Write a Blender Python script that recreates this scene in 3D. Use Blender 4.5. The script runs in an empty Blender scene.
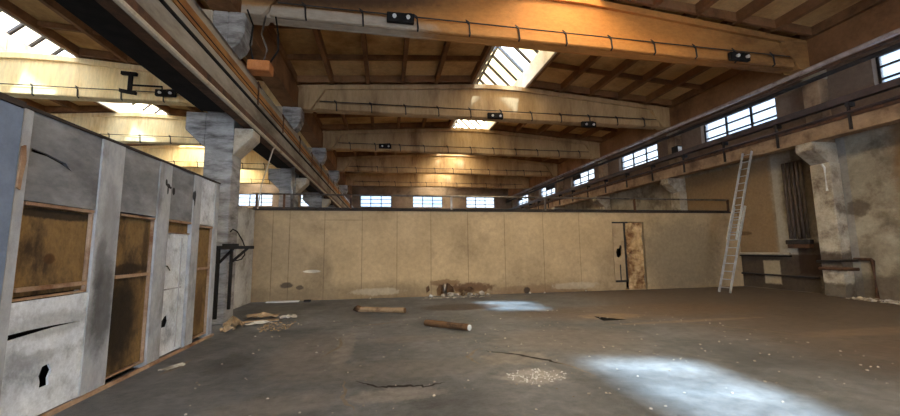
import bpy, bmesh, math, random
from mathutils import Vector, Matrix
random.seed(7)
S = bpy.context.scene
COL = S.collection
PI = math.pi

# ------------------------------------------------------------------ camera
F = 368.0; CX, CY = 450.0, 208.0; EYE = 1.6
def vdir(px, py): return Vector(((px - CX) / F, -(py - CY) / F, -1.0)).normalized()
dY = vdir(386, 250)
dX = vdir(2600, 225); dX = (dX - dX.dot(dY) * dY).normalized()
dZ = dX.cross(dY)
ROT = Matrix((dX, dY, dZ))                   # camera to world
cam = bpy.data.cameras.new('camera'); cam_o = bpy.data.objects.new('camera', cam); COL.objects.link(cam_o)
cam_o.matrix_world = Matrix.Translation((0, 0, EYE)) @ ROT.to_4x4()
cam.sensor_fit = 'HORIZONTAL'; cam.sensor_width = 36; cam.lens = 36 * F / 900; cam.clip_end = 300; cam.clip_start = .05
S.camera = cam_o

# ------------------------------------------------------------------ helpers
class MB:
    def __init__(s): s.bm = bmesh.new()
    def box(s, x0, y0, z0, x1, y1, z1):
        v = [s.bm.verts.new(p) for p in ((x0,y0,z0),(x1,y0,z0),(x1,y1,z0),(x0,y1,z0),(x0,y0,z1),(x1,y0,z1),(x1,y1,z1),(x0,y1,z1))]
        for f in ((3,2,1,0),(4,5,6,7),(0,1,5,4),(1,2,6,5),(2,3,7,6),(3,0,4,7)): s.bm.faces.new([v[i] for i in f])
        return s
    def obox(s, p, q, w, h, up=(0,0,1)):
        """a bar of width w and height h from p to q"""
        p, q = Vector(p), Vector(q); d = (q - p).normalized(); u = Vector(up)
        a = d.cross(u)
        if a.length < 1e-4: a = d.cross(Vector((1,0,0)))
        a.normalize(); b = a.cross(d).normalized()
        v = [s.bm.verts.new(e + a * i * w/2 + b * j * h/2) for e in (p, q) for i, j in ((-1,-1),(1,-1),(1,1),(-1,1))]
        for f in ((0,1,2,3),(7,6,5,4),(0,4,5,1),(1,5,6,2),(2,6,7,3),(3,7,4,0)): s.bm.faces.new([v[i] for i in f])
        return s
    def prism(s, pts, axis, a, b):
        """polygon pts in the plane across axis, extruded from a to b"""
        def P(u, v, t): return (t,u,v) if axis == 'X' else (u,t,v) if axis == 'Y' else (u,v,t)
        A = [s.bm.verts.new(P(u,v,a)) for u,v in pts]; B = [s.bm.verts.new(P(u,v,b)) for u,v in pts]
        n = len(pts)
        s.bm.faces.new(A); s.bm.faces.new(B[::-1])
        for i in range(n): s.bm.faces.new((A[i], B[i], B[(i+1)%n], A[(i+1)%n]))
        return s
    def tube(s, pts, r, n=8, cap=True):
        pts = [Vector(p) for p in pts]; rings = []
        for i, p in enumerate(pts):
            d = (pts[min(i+1,len(pts)-1)] - pts[max(i-1,0)]).normalized()
            a = d.cross(Vector((0,0,1)))
            if a.length < 1e-3: a = d.cross(Vector((0,1,0)))
            a.normalize(); b = d.cross(a)
            rr = r[i] if isinstance(r, (list,tuple)) else r
            rings.append([s.bm.verts.new(p + (a*math.cos(2*PI*k/n) + b*math.sin(2*PI*k/n))*rr) for k in range(n)])
        for i in range(len(rings)-1):
            for k in range(n): s.bm.faces.new((rings[i][k], rings[i][(k+1)%n], rings[i+1][(k+1)%n], rings[i+1][k]))
        if cap: s.bm.faces.new(rings[0][::-1]); s.bm.faces.new(rings[-1])
        return s
    def plate(s, outer, holes, axis, a, b):
        """plate with holes, in the plane across axis, from a to b"""
        def P(u, v, t): return (t,u,v) if axis == 'X' else (u,t,v) if axis == 'Y' else (u,v,t)
        bm = s.bm; loops = []; es = []
        for lp in [outer] + list(holes):
            vs = [bm.verts.new(P(u,v,a)) for u,v in lp]
            es += [bm.edges.new((vs[i], vs[(i+1)%len(vs)])) for i in range(len(vs))]
        r = bmesh.ops.triangle_fill(bm, use_beauty=True, use_dissolve=False, edges=es)
        fs = [g for g in r['geom'] if isinstance(g, bmesh.types.BMFace)]
        e = bmesh.ops.extrude_face_region(bm, geom=fs)
        t = {'X':(b-a,0,0),'Y':(0,b-a,0),'Z':(0,0,b-a)}[axis]
        bmesh.ops.translate(bm, verts=[g for g in e['geom'] if isinstance(g, bmesh.types.BMVert)], vec=t)
        return s
    def chunk(s, c, size, seed, squash=(1,1,1), sub=1):
        rnd = random.Random(seed)
        r = bmesh.ops.create_icosphere(s.bm, subdivisions=sub, radius=1)
        rot = Matrix.Rotation(rnd.random()*6.28, 3, 'Z')
        for v in r['verts']:
            k = .65 + .5*rnd.random()
            p = Vector((v.co.x*squash[0], v.co.y*squash[1], v.co.z*squash[2]))*k*size
            v.co = Vector(c) + rot @ p
        return s
    def build(s, name, m, parent=None, bevel=0, smooth=False):
        bm = s.bm
        bmesh.ops.recalc_face_normals(bm, faces=bm.faces)
        if bevel:
            es = [e for e in bm.edges if len(e.link_faces) == 2 and e.calc_face_angle(0) > .6]
            bmesh.ops.bevel(bm, geom=es, offset=bevel, segments=1, affect='EDGES', clamp_overlap=True)
        me = bpy.data.meshes.new(name); bm.to_mesh(me); bm.free()
        if smooth:
            for p in me.polygons: p.use_smooth = True
        me.materials.append(m)
        o = bpy.data.objects.new(name, me); COL.objects.link(o)
        if parent: o.parent = parent
        return o

def tag(o, label=None, cat=None, group=None, kind=None):
    if label: o['label'] = label
    if cat: o['category'] = cat
    if group: o['group'] = group
    if kind: o['kind'] = kind
    return o
def thing(name, loc, label, cat, group=None, kind=None, rz=0):
    o = bpy.data.objects.new(name, None); COL.objects.link(o); o.location = loc; o.rotation_euler.z = rz
    o.empty_display_size = .1
    return tag(o, label, cat, group, kind)
def copy_tree(o, parent=None):
    c = o.copy(); COL.objects.link(c)
    if parent: c.parent = parent
    for ch in list(o.children): copy_tree(ch, c)
    return c
def struct(name, mb, m, bevel=0):
    return tag(mb.build(name, m, None, bevel), kind='structure')

# ------------------------------------------------------------------ materials
def lin(c):
    def g(v): v /= 255.0; return v/12.92 if v <= .04045 else ((v+.055)/1.055)**2.4
    return (g(c[0]), g(c[1]), g(c[2]), 1)
def mat(name, c1, c2, scale=2.0, c3=None, c3_amt=.5, c3_scale=.8, rough=.85, bump=.15, stretch=(1,1,1), regions=(), metal=0, spec=.3, speck=0, mott=(.78,1.2), fine=9):
    m = bpy.data.materials.new(name); m.use_nodes = True; nt = m.node_tree; N = nt.nodes; L = nt.links
    b = N['Principled BSDF']; b.inputs['Roughness'].default_value = rough; b.inputs['Metallic'].default_value = metal
    b.inputs['Specular IOR Level'].default_value = spec
    geo = N.new('ShaderNodeNewGeometry'); pos = geo.outputs['Position']
    mp = N.new('ShaderNodeVectorMath'); mp.operation = 'MULTIPLY'; mp.inputs[1].default_value = stretch; L.new(pos, mp.inputs[0])
    def noise(sc, det=8, ro=.6, src=None):
        n = N.new('ShaderNodeTexNoise'); n.inputs['Scale'].default_value = sc; n.inputs['Detail'].default_value = det; n.inputs['Roughness'].default_value = ro
        L.new(src or mp.outputs[0], n.inputs['Vector']); return n
    def ramp(src, a, bb, smooth=True):
        r = N.new('ShaderNodeMapRange'); r.interpolation_type = 'SMOOTHSTEP' if smooth else 'LINEAR'
        r.inputs['From Min'].default_value = a; r.inputs['From Max'].default_value = bb; L.new(src, r.inputs['Value']); return r.outputs[0]
    def mix(f, a, c):
        x = N.new('ShaderNodeMix'); x.data_type = 'RGBA'
        if hasattr(f, 'links'): L.new(f, x.inputs[0])
        else: x.inputs[0].default_value = f
        for s_, i in ((a, 6), (c, 7)):
            if hasattr(s_, 'links'): L.new(s_, x.inputs[i])
            else: x.inputs[i].default_value = s_
        return x.outputs[2]
    n1 = noise(scale)
    col = mix(ramp(n1.outputs[0], .3, .7), lin(c1), lin(c2))
    if c3:
        n2 = noise(c3_scale, 10, .65)
        col = mix(ramp(n2.outputs[0], .57 - c3_amt*.3, .85 - c3_amt*.3), col, lin(c3))
    if regions:
        nr = noise(5.5, 9, .72, pos); 
        for kind, c, h, rc, fac, soft, amp in regions:
            s1 = N.new('ShaderNodeVectorMath'); s1.operation = 'SUBTRACT'; s1.inputs[1].default_value = c; L.new(pos, s1.inputs[0])
            s2 = N.new('ShaderNodeVectorMath'); s2.operation = 'DIVIDE'; s2.inputs[1].default_value = h; L.new(s1.outputs[0], s2.inputs[0])
            if kind == 'ell':
                ln = N.new('ShaderNodeVectorMath'); ln.operation = 'LENGTH'; L.new(s2.outputs[0], ln.inputs[0]); d = ln.outputs['Value']
            else:
                ab = N.new('ShaderNodeVectorMath'); ab.operation = 'ABSOLUTE'; L.new(s2.outputs[0], ab.inputs[0])
                sx = N.new('ShaderNodeSeparateXYZ'); L.new(ab.outputs[0], sx.inputs[0])
                m1 = N.new('ShaderNodeMath'); m1.operation = 'MAXIMUM'; L.new(sx.outputs[0], m1.inputs[0]); L.new(sx.outputs[1], m1.inputs[1])
                m2 = N.new('ShaderNodeMath'); m2.operation = 'MAXIMUM'; L.new(m1.outputs[0], m2.inputs[0]); L.new(sx.outputs[2], m2.inputs[1]); d = m2.outputs[0]
            ma = N.new('ShaderNodeMath'); ma.operation = 'MULTIPLY_ADD'; L.new(nr.outputs[0], ma.inputs[0]); ma.inputs[1].default_value = amp*2
            L.new(d, ma.inputs[2])
            mk = ramp(ma.outputs[0], 1 + amp + soft/2, 1 + amp - soft/2)
            mm = N.new('ShaderNodeMath'); mm.operation = 'MULTIPLY'; L.new(mk, mm.inputs[0]); mm.inputs[1].default_value = fac
            col = mix(mm.outputs[0], col, lin(rc))
    nf = noise(scale*fine, 8, .75)
    if speck: col = mix(ramp(nf.outputs[0], .66, .72), col, lin((200,195,188)) if speck > 0 else lin((40,36,32)))
    # fine mottling
    hs = N.new('ShaderNodeHueSaturation'); L.new(col, hs.inputs['Color'])
    vr = N.new('ShaderNodeMapRange'); vr.inputs['From Min'].default_value = .25; vr.inputs['From Max'].default_value = .75; vr.inputs['To Min'].default_value = mott[0]; vr.inputs['To Max'].default_value = mott[1]
    L.new(nf.outputs[0], vr.inputs['Value']); L.new(vr.outputs[0], hs.inputs['Value'])
    L.new(hs.outputs[0], b.inputs['Base Color'])
    if bump:
        bp = N.new('ShaderNodeBump'); bp.inputs['Strength'].default_value = bump; bp.inputs['Distance'].default_value = .03
        L.new(nf.outputs[0], bp.inputs['Height']); L.new(bp.outputs[0], b.inputs['Normal'])
    return m
def emit(name, c, e):
    m = bpy.data.materials.new(name); m.use_nodes = True; nt = m.node_tree; N = nt.nodes; L = nt.links
    b = N['Principled BSDF']; b.inputs['Base Color'].default_value = lin((200,190,150)); b.inputs['Roughness'].default_value = .4
    geo = N.new('ShaderNodeNewGeometry'); n = N.new('ShaderNodeTexNoise'); n.inputs['Scale'].default_value = 1.1; n.inputs['Detail'].default_value = 5
    L.new(geo.outputs['Position'], n.inputs['Vector'])
    r = N.new('ShaderNodeMapRange'); r.inputs['From Min'].default_value = .35; r.inputs['From Max'].default_value = .65; r.inputs['To Min'].default_value = e*.7; r.inputs['To Max'].default_value = e*1.25
    L.new(n.outputs[0], r.inputs['Value']); L.new(r.outputs[0], b.inputs['Emission Strength']); b.inputs['Emission Color'].default_value = c
    return m
def glass(name, tint=(.95,.98,1,1), opq=.12):
    m = bpy.data.materials.new(name); m.use_nodes = True; nt = m.node_tree; N = nt.nodes; L = nt.links
    N.remove(N['Principled BSDF']); out = N['Material Output']
    t = N.new('ShaderNodeBsdfTransparent'); t.inputs[0].default_value = tint
    g = N.new('ShaderNodeBsdfGlossy'); g.inputs['Roughness'].default_value = .1
    d = N.new('ShaderNodeBsdfTranslucent'); d.inputs[0].default_value = (.9,.93,.95,1)
    a = N.new('ShaderNodeMixShader'); a.inputs[0].default_value = opq; L.new(t.outputs[0], a.inputs[1]); L.new(d.outputs[0], a.inputs[2])
    x = N.new('ShaderNodeMixShader'); x.inputs[0].default_value = .05; L.new(a.outputs[0], x.inputs[1]); L.new(g.outputs[0], x.inputs[2])
    L.new(x.outputs[0], out.inputs[0]); return m

BIG = 1e3
XW, XC, XM = 14.2, -3.85, 5.1               # right wall, column row, middle of the hall
YB = [9.6 + 6.08*k for k in range(5)]      # roof beams
YB0, YEND = -8.64, 40.0
PX = -3.3                                   # face of the panel partition
YW = 12.8                                   # face of the back wall

# floor: dark worn screed, browner on the right, pale scuffs
FR = [('box', (11.5, 6.0, 0), (5.3, 9.5, BIG), (84,70,58), .8, .5, .25),
      ('ell', (6.3, 8.6, 0), (3.2, 1.0, BIG), (98,76,56), .55, .7, .35),
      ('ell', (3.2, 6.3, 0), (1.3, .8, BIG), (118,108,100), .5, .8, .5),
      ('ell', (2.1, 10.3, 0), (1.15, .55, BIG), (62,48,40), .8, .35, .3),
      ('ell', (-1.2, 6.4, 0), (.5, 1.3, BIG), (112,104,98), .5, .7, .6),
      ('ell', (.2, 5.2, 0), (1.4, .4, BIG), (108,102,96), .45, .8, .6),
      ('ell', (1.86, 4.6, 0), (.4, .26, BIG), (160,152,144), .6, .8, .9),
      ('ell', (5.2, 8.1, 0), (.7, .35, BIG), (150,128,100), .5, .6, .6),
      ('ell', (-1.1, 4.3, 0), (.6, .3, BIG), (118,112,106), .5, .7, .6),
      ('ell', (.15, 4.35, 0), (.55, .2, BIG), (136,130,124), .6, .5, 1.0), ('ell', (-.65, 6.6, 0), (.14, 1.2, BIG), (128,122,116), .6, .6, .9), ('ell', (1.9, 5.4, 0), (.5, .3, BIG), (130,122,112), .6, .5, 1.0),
      ('ell', (-2.2, 6.0, 0), (.3, .5, BIG), (56,56,58), .6, .6, .9), ('ell', (.6, 6.9, 0), (1.0, .25, BIG), (112,104,98), .5, .6, 1.0), ('ell', (-1.6, 3.6, 0), (.5, .2, BIG), (128,124,120), .6, .5, 1.0),
      ('ell', (6.6, 7.2, 0), (1.8, .12, BIG), (128,110,90), .6, .6, .8), ('ell', (8.6, 4.6, 0), (1.5, .5, BIG), (76,62,52), .6, .7, .9),
      ('ell', (9.0, 5.6, 0), (1.6, .25, BIG), (120,102,84), .5, .7, .6)]
M = {}
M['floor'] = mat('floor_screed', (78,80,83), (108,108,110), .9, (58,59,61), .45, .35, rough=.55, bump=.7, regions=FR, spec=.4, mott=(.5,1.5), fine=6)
M['crack'] = mat('crack_dark', (30,26,24), (44,38,34), 4, bump=0)
M['scuff'] = mat('pale_scuff', (112,102,92), (134,124,112), 9)
M['dust'] = mat('plaster_dust', (200,200,200), (220,220,220), 9)
M['rubble'] = mat('rubble', (150,142,130), (206,198,188), 6, (96,84,72), .5, 5)
# the tan back wall with joints between its boards
BR = [('box', (x, YW, 1.5), (.012, BIG, 1.5), (104,86,64), .6, .9, 0) for x in (-3.64,-3.12,-2.02,-.8,.37,1.54,2.86,4.22,5.7,7.14)]
BR += [('box', (-1.4, YW, 2.62), (.62, BIG, .012), (104,86,64), .6, .9, 0)]
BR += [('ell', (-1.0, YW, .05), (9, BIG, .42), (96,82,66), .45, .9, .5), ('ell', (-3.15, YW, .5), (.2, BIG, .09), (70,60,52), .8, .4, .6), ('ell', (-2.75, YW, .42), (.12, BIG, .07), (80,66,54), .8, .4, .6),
       ('ell', (-2.38, YW, .93), (.27, BIG, .05), (236,226,206), 1, .3, .15), ('ell', (-2.1, YW, .95), (.35, BIG, .5), (110,92,70), .45, 1, .4),
       ('ell', (5.5, YW, .1), (1.6, BIG, .2), (120,92,66), .6, .6, .7), ('ell', (11.5, YW, 1.2), (1.9, BIG, 1.6), (120,108,90), .7, .8, .4), ('ell', (2.9, YW, .25), (.8, BIG, .16), (96,66,42), .85, .5, 1.0), ('ell', (2.0, YW, .45), (.5, BIG, .1), (110,80,54), .7, .5, 1.0), ('ell', (5.0, YW, .1), (.12, BIG, .12), (60,48,40), .9, .4, .6),
       ('ell', (-.3, YW, .22), (.8, BIG, .12), (190,176,154), .55, .4, .9), ('ell', (6.9, YW, .22), (.9, BIG, .12), (190,176,154), .5, .4, .9)]
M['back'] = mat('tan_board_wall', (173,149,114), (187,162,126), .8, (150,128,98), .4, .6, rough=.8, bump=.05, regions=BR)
M['cap'] = mat('dark_cap', (44,38,34), (64,54,48), 3)
M['rust'] = mat('rusty_steel', (78,54,40), (104,72,52), 5, (50,38,32), .5, 3, rough=.7)
M['steel'] = mat('grey_steel', (112,108,104), (146,140,134), 6, (92,70,54), .3, 4, rough=.3, metal=.8)
M['dark'] = mat('dark_steel', (34,32,32), (52,48,48), 5, (66,48,38), .3, 4, rough=.6)
M['riser'] = mat('grimy_pipe', (72,60,52), (94,80,68), 4)
M['black'] = mat('black_grime', (20,18,17), (34,30,28), 4, rough=.9)  # black steel and grime, also sheets that stand for shade
M['pale_pipe'] = mat('bare_pipe', (158,138,128), (184,164,154), 4, (110,88,80), .3, 3, rough=.25, spec=.6)
M['purple'] = mat('dark_painted_pipe', (58,46,48), (80,62,60), 4, (40,34,34), .5, 3, rough=.45, spec=.5)
M['alu'] = mat('aluminium', (176,178,180), (204,206,208), 8, rough=.4, metal=.5, bump=0)
M['white'] = mat('white_paint', (214,214,212), (232,232,230), 5, (176,172,166), .4, 3, rough=.6)
M['beam'] = mat('stained_beam', (146,104,60), (176,132,80), .9, (104,70,40), .42, .8, rough=.8, stretch=(.5,1,1.1), bump=.12, regions=[('ell',(5.6,9.4,8.1),(4.8,BIG,1.3),(206,138,70),.8,.9,.25),('ell',(-2.0,9.4,8.7),(3.6,BIG,.75),(60,40,26),.9,.6,.25), ('ell',(-1.5,9.4,7.6),(2.6,BIG,.22),(170,160,144),.85,.5,.3)])  # orange region paints the warm skylight glow into the beam colour
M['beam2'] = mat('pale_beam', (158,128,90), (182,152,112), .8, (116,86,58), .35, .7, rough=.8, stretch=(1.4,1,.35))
M['cream'] = mat('cream_beam', (238,212,158), (246,226,180), .8, (206,168,108), .35, .7, rough=.8, stretch=(1.8,1,.3))  # paler beam colour standing in for the brighter light of the aisle
M['ceil'] = mat('ceiling_slab', (196,156,102), (214,178,126), .7, (152,112,68), .4, .5, rough=.85)
M['rib'] = mat('ceiling_rib', (124,86,54), (142,102,68), 1, (92,62,40), .4, .9, rough=.85)
M['white_concrete'] = mat('flaking_column', (146,144,142), (178,176,174), 2.4, (92,88,86), .5, 2.2, rough=.9, bump=.6, stretch=(.6,.6,2.2))
M['strut'] = mat('pale_concrete', (178,166,146), (200,188,168), 2, (130,114,94), .4, 2, rough=.9)
M['girder_grey'] = mat('girder_web', (132,126,116), (158,150,138), 1.4, (96,86,74), .5, 1.2, rough=.8, stretch=(1,.3,1))
M['girder_orange'] = mat('girder_timber', (150,104,56), (174,126,72), 2, (110,72,40), .4, 1.5, rough=.8, stretch=(1,.3,1))
M['runway'] = mat('runway_concrete', (150,124,98), (174,146,116), 1.6, (104,82,64), .5, 1.2, rough=.85)
# right wall: tan plaster fields, grey worn strips, dark dado
def rb(y0, y1, z0, z1, c, fac=.9, soft=.12, amp=.06):
    return ('box', (XW, (y0+y1)/2, (z0+z1)/2), (BIG, abs(y1-y0)/2, (z1-z0)/2), c, fac, soft, amp)
RR = [rb(11.35,16.2,1.3,4.9,(146,118,84)), rb(10.6,11.3,1.2,5.2,(176,168,152),.8), rb(1,7.95,1.3,5.2,(128,100,70),.95), rb(9.3,9.0,0,5,(140,140,140),.6),
      rb(10.0,16,0,1.28,(62,48,38),.9), rb(11.35,11.95,.2,1.05,(176,160,132),.9,.2,.15), rb(10,10.7,.6,1.7,(52,36,28),.9,.2,.1),
      ('ell',(XW,8.5,.3),(BIG,1.2,.4),(78,64,52),.7,.7,.5), ('ell',(XW,10.4,3.2),(BIG,.6,1.6),(70,54,42),.7,.6,.4),
      ('ell',(XW,8.9,2.7),(BIG,.3,.25),(80,66,54),.7,.5,.6), ('ell',(XW,12.6,2.1),(BIG,.3,.08),(90,66,44),.7,.5,.6),
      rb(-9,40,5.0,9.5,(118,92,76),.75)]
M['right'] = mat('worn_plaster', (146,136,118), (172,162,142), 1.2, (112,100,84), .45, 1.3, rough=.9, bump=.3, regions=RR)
PR = [('ell',(13.9,9.2,1.1),(BIG,BIG,.28),(66,52,42),.8,.5,.6), ('ell',(13.9,9.3,.2),(BIG,BIG,.22),(70,58,46),.8,.5,.6)]
M['pilaster'] = mat('flaking_pilaster', (172,160,140), (198,188,170), 2.2, (112,98,84), .5, 2, rough=.9, bump=.4, regions=PR)
# panel partition
SO = [('ell',(PX,6.19,2.66),(BIG,.025,.05),(24,22,22),.95,.3,.5), ('ell',(PX,6.3,2.6),(BIG,.05,.02),(24,22,22),.95,.3,.5), ('ell',(PX,6.24,2.55),(BIG,.02,.06),(24,22,22),.95,.3,.5), ('ell',(PX,7.06,2.5),(BIG,.02,.1),(22,20,20),.95,.3,.6), ('ell',(PX,5.0,1.45),(BIG,.08,.35),(90,88,88),.7,.8,.8), ('ell',(PX,4.3,.6),(BIG,.3,.06),(150,150,152),.6,.7,.9),
      ('ell',(PX,5.1,1.0),(BIG,.16,.55),(66,64,64),.8,.8,.5), ('ell',(PX,5.1,1.9),(BIG,.14,.5),(120,118,118),.5,.8,.5), ('ell',(PX,6.25,2.62),(BIG,.045,.03),(24,22,22),.95,.3,.7), ('ell',(PX,6.42,2.56),(BIG,.04,.06),(24,22,22),.95,.3,.5),
      ('ell',(PX,7.05,2.58),(BIG,.04,.09),(22,20,20),.95,.3,.6), ('ell',(PX,4.45,.9),(BIG,.4,.12),(150,150,150),.6,.7,.6)]
M['post'] = mat('pale_panel_post', (154,155,158), (184,186,188), 1.6, (120,120,122), .4, 1.6, rough=.9, bump=.3, regions=SO, stretch=(1,1,.5))
M['gpanel'] = mat('grey_concrete_panel', (116,116,117), (146,146,147), 1.5, (92,92,96), .5, 1.4, rough=.9, bump=.3, regions=SO, stretch=(1,.6,1.2))
M['wpanel'] = mat('whitewashed_panel', (198,202,208), (224,228,232), 2.5, (146,148,152), .4, 2.8, rough=.85, bump=.2, regions=SO, mott=(.7,1.15))
M['bluegrey'] = mat('blue_grey_sheet', (104,116,136), (122,134,154), .7, (92,104,124), .3, .8, rough=.7, bump=.05)
BO = [('ell',(PX,5.5,.75),(BIG,.34,.6),(30,22,16),.95,.9,.4), ('ell',(PX,7.55,.6),(BIG,.14,.4),(70,50,30),.7,.9,.4), ('ell',(PX,5.9,1.6),(BIG,.06,.5),(60,42,24),.8,.8,.4), ('ell',(PX,5.5,1.38),(BIG,.5,.07),(40,28,18),.85,.6,.9), ('ell',(PX,4.45,2.0),(BIG,.5,.05),(34,26,20),.9,.5,.8), ('ell',(PX,4.4,1.55),(BIG,.06,.05),(74,48,22),.9,.5,.4)]
M['board'] = mat('scorched_board', (116,90,54), (148,118,74), 2.6, (60,44,28), .55, 2.6, rough=.8, stretch=(1,1,.6), regions=BO, mott=(.6,1.35))
M['frame'] = mat('bare_timber', (150,122,98), (174,146,120), 3, (112,74,48), .4, 2, rough=.8)
M['door'] = mat('tan_door', (160,138,108), (178,154,120), 1.4, (136,112,86), .4, 1, rough=.75, bump=.05)
M['stain'] = mat('stained_insulation', (188,154,108), (210,180,134), 4, (110,74,46), .6, 2.6, rough=.95, bump=.5)
M['brick'] = mat('brick', (150,88,56), (176,112,74), 5, (110,66,46), .4, 5, rough=.9)
M['log'] = mat('weathered_timber', (150,124,96), (182,156,124), 3, (92,68,48), .5, 3, rough=.85, bump=.4)
M['logdark'] = mat('dark_timber', (92,66,44), (126,94,62), 3, (60,44,32), .5, 3, rough=.8, bump=.4)
M['card'] = mat('cardboard', (150,126,96), (176,152,120), 3, (104,84,64), .4, 2.5, rough=.85)
M['paper'] = mat('grey_paper', (178,172,160), (206,200,190), 4, (130,122,112), .4, 3, rough=.85)
M['wall_left2'] = mat('weathered_white_wall', (188,186,180), (212,210,204), 1.8, (136,128,118), .5, 1.6, rough=.9)
M['dull'] = mat('outer_wall', (120,104,90), (142,124,108), 1.2, (96,82,70), .4, 1, rough=.9)
M['curb'] = mat('skylight_curb', (196,186,172), (216,206,192), 1.5, (160,144,124), .3, 1.4, rough=.8)
M['orange_box'] = mat('orange_box', (176,110,62), (196,130,78), 4, rough=.8)
M['pane'] = glass('window_glass', (.32,.34,.36,1), .1)
M['sky_pane'] = emit('daylit_dirty_glass', (1.0, .84, .5, 1), 1.7)
M['sky_pane_clear'] = emit('daylit_clear_glass', (1.0, .87, .62, 1), 9.0)  # glow raised on out-of-view panes to fill the hall with light
M['sky_pane_mid'] = emit('daylit_stained_glass', (1.0, .74, .38, 1), 6.0)  # stronger, warmer glow added to tint the near beam and back wall
M['sky_pane_aisle'] = emit('daylit_glass', (1.0, .93, .8, 1), 1.8)
M['sky_pane_far'] = emit('daylit_aisle_glass', (1.0, .92, .74, 1), 8.0)  # glow raised on unseen aisle panes as added fill
M['lamp'] = mat('lamp_lens', (200,200,196), (220,220,216), 6, rough=.3)

# ------------------------------------------------------------------ setting
# floor with a small triangular pit
pit = [(4.82,8.20),(4.72,7.62),(5.30,7.62)]
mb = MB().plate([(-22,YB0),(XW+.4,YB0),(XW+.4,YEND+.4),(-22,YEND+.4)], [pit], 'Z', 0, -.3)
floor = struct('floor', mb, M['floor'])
mb = MB(); mb.box(4.4,7.4,-.6,5.3,8.5,-.31); mb.build('pit_bottom', M['black'], floor)
pc = (sum(p[0] for p in pit)/3, sum(p[1] for p in pit)/3)
def shr(k): return [(pc[0]+(x-pc[0])*k, pc[1]+(y-pc[1])*k) for x, y in pit]
MB().plate(shr(.985), [shr(.9)], 'Z', -.3, -.004).build('pit_lining', M['black'], floor)  # black liner and bottom put in as the shade of the pit
def ribbon(pts, w, z=.004):
    mb = MB(); rnd = random.Random(len(pts)*31 + int(w*1000)); P = []
    for i in range(len(pts)-1):
        a, b = Vector(pts[i]), Vector(pts[i+1])
        for k in range(6): P.append(a.lerp(b, k/6) + Vector((rnd.uniform(-.025,.025), rnd.uniform(-.03,.03))))
    P.append(Vector(pts[-1])); prev = None
    for i, p in enumerate(P):
        d = (P[min(i+1,len(P)-1)] - P[max(i-1,0)]).normalized(); n = Vector((-d.y, d.x)); t = i/(len(P)-1)
        ww = w*(.25 + math.sin(PI*t))*rnd.uniform(.5,1.2)
        cur = (mb.bm.verts.new((*(p+n*ww/2), z)), mb.bm.verts.new((*(p-n*ww/2), z)))
        if prev: mb.bm.faces.new((prev[0], prev[1], cur[1], cur[0]))
        prev = cur
    return mb
for i, (pts, w) in enumerate([([(-.35,4.85),(-.1,4.62),(.2,4.58),(.45,4.52),(.72,4.6)], .05), ([(1.55,5.85),(1.95,5.55),(2.3,5.2),(2.42,4.95)], .05)]):
    ribbon(pts, w).build('crack', M['crack'], floor)
for pts, w in [([(-.8,7.3),(-.75,6.6),(-.95,6.0)], .05), ([(1.5,6.0),(1.2,5.6),(1.3,5.2)], .05), ([(-.5,4.9),(-.45,4.4),(-.3,4.0)], .04), ([(2.2,5.3),(2.5,4.9),(2.6,4.4)], .03), ([(4.2,8.9),(4.9,8.5),(5.6,8.3)], .05), ([(4.9,8.3),(6.0,7.3),(7.0,6.2),(7.7,5.0),(7.9,4.2)], .05), ([(5.6,9.6),(7.6,8.0),(9.2,6.9)], .05), ([(-.6,8.2),(.3,8.5)], .07), ([(-3.0,11.9),(-2.2,12.0)], .05), ([(-2.9,5.6),(-2.85,6.3)], .1)]:
    ribbon(pts, w, .003).build('pale_scuff', M['scuff'], floor)

# ceilings: gabled slab with ribs, open along the ridge for the skylights
HZ, HM = 8.45, .65
def roof_z(u): return HZ + HM*(1 - abs(u)/8.95)
def ceiling(name, cx, ys, left_out=False):
    mb = MB(); rb_ = MB()
    y0, y1 = ys[0], ys[-1]
    for s in (-1, 1):
        for (ua, ub) in ((1.3, 9.05),):
            za, zb = roof_z(ua)+.34, roof_z(ub)+.34
            mb.prism([(cx+s*ua, za), (cx+s*ub, zb), (cx+s*ub, zb+.16), (cx+s*ua, za+.16)], 'Y', y0, y1)
    for a, b in zip(ys[:-1], ys[1:]):
        for s in (-1, 1):
            for u0, u1 in ((1.3,1.42),(2.88,3.03),(4.36,4.51),(5.84,5.99),(7.32,7.47),(8.75,8.9)):
                rb_.prism([(cx+s*u0, roof_z(u0)+.03), (cx+s*u1, roof_z(u1)+.03), (cx+s*u1, roof_z(u1)+.345), (cx+s*u0, roof_z(u0)+.345)], 'Y', a+.02, b-.02)
            for m_, dz in ((.34,.14),(.67,.14),(.05,.05),(.95,.05)):
                y = a + (b-a)*m_
                rb_.prism([(cx+s*1.3, roof_z(1.3)+dz), (cx+s*8.9, roof_z(8.9)+dz), (cx+s*8.9, roof_z(8.9)+.335), (cx+s*1.3, roof_z(1.3)+.335)], 'Y', y-.05, y+.05)
    o = struct(name, mb, M['ceil']); rb_.build('rib', M['rib'], o)
    return o
YS = [YB0, -2.56, 3.52] + YB + [YEND]
ceiling('ceiling', XM, YS)
ceiling('ceiling_aisle', -12.9, YS)

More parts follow.
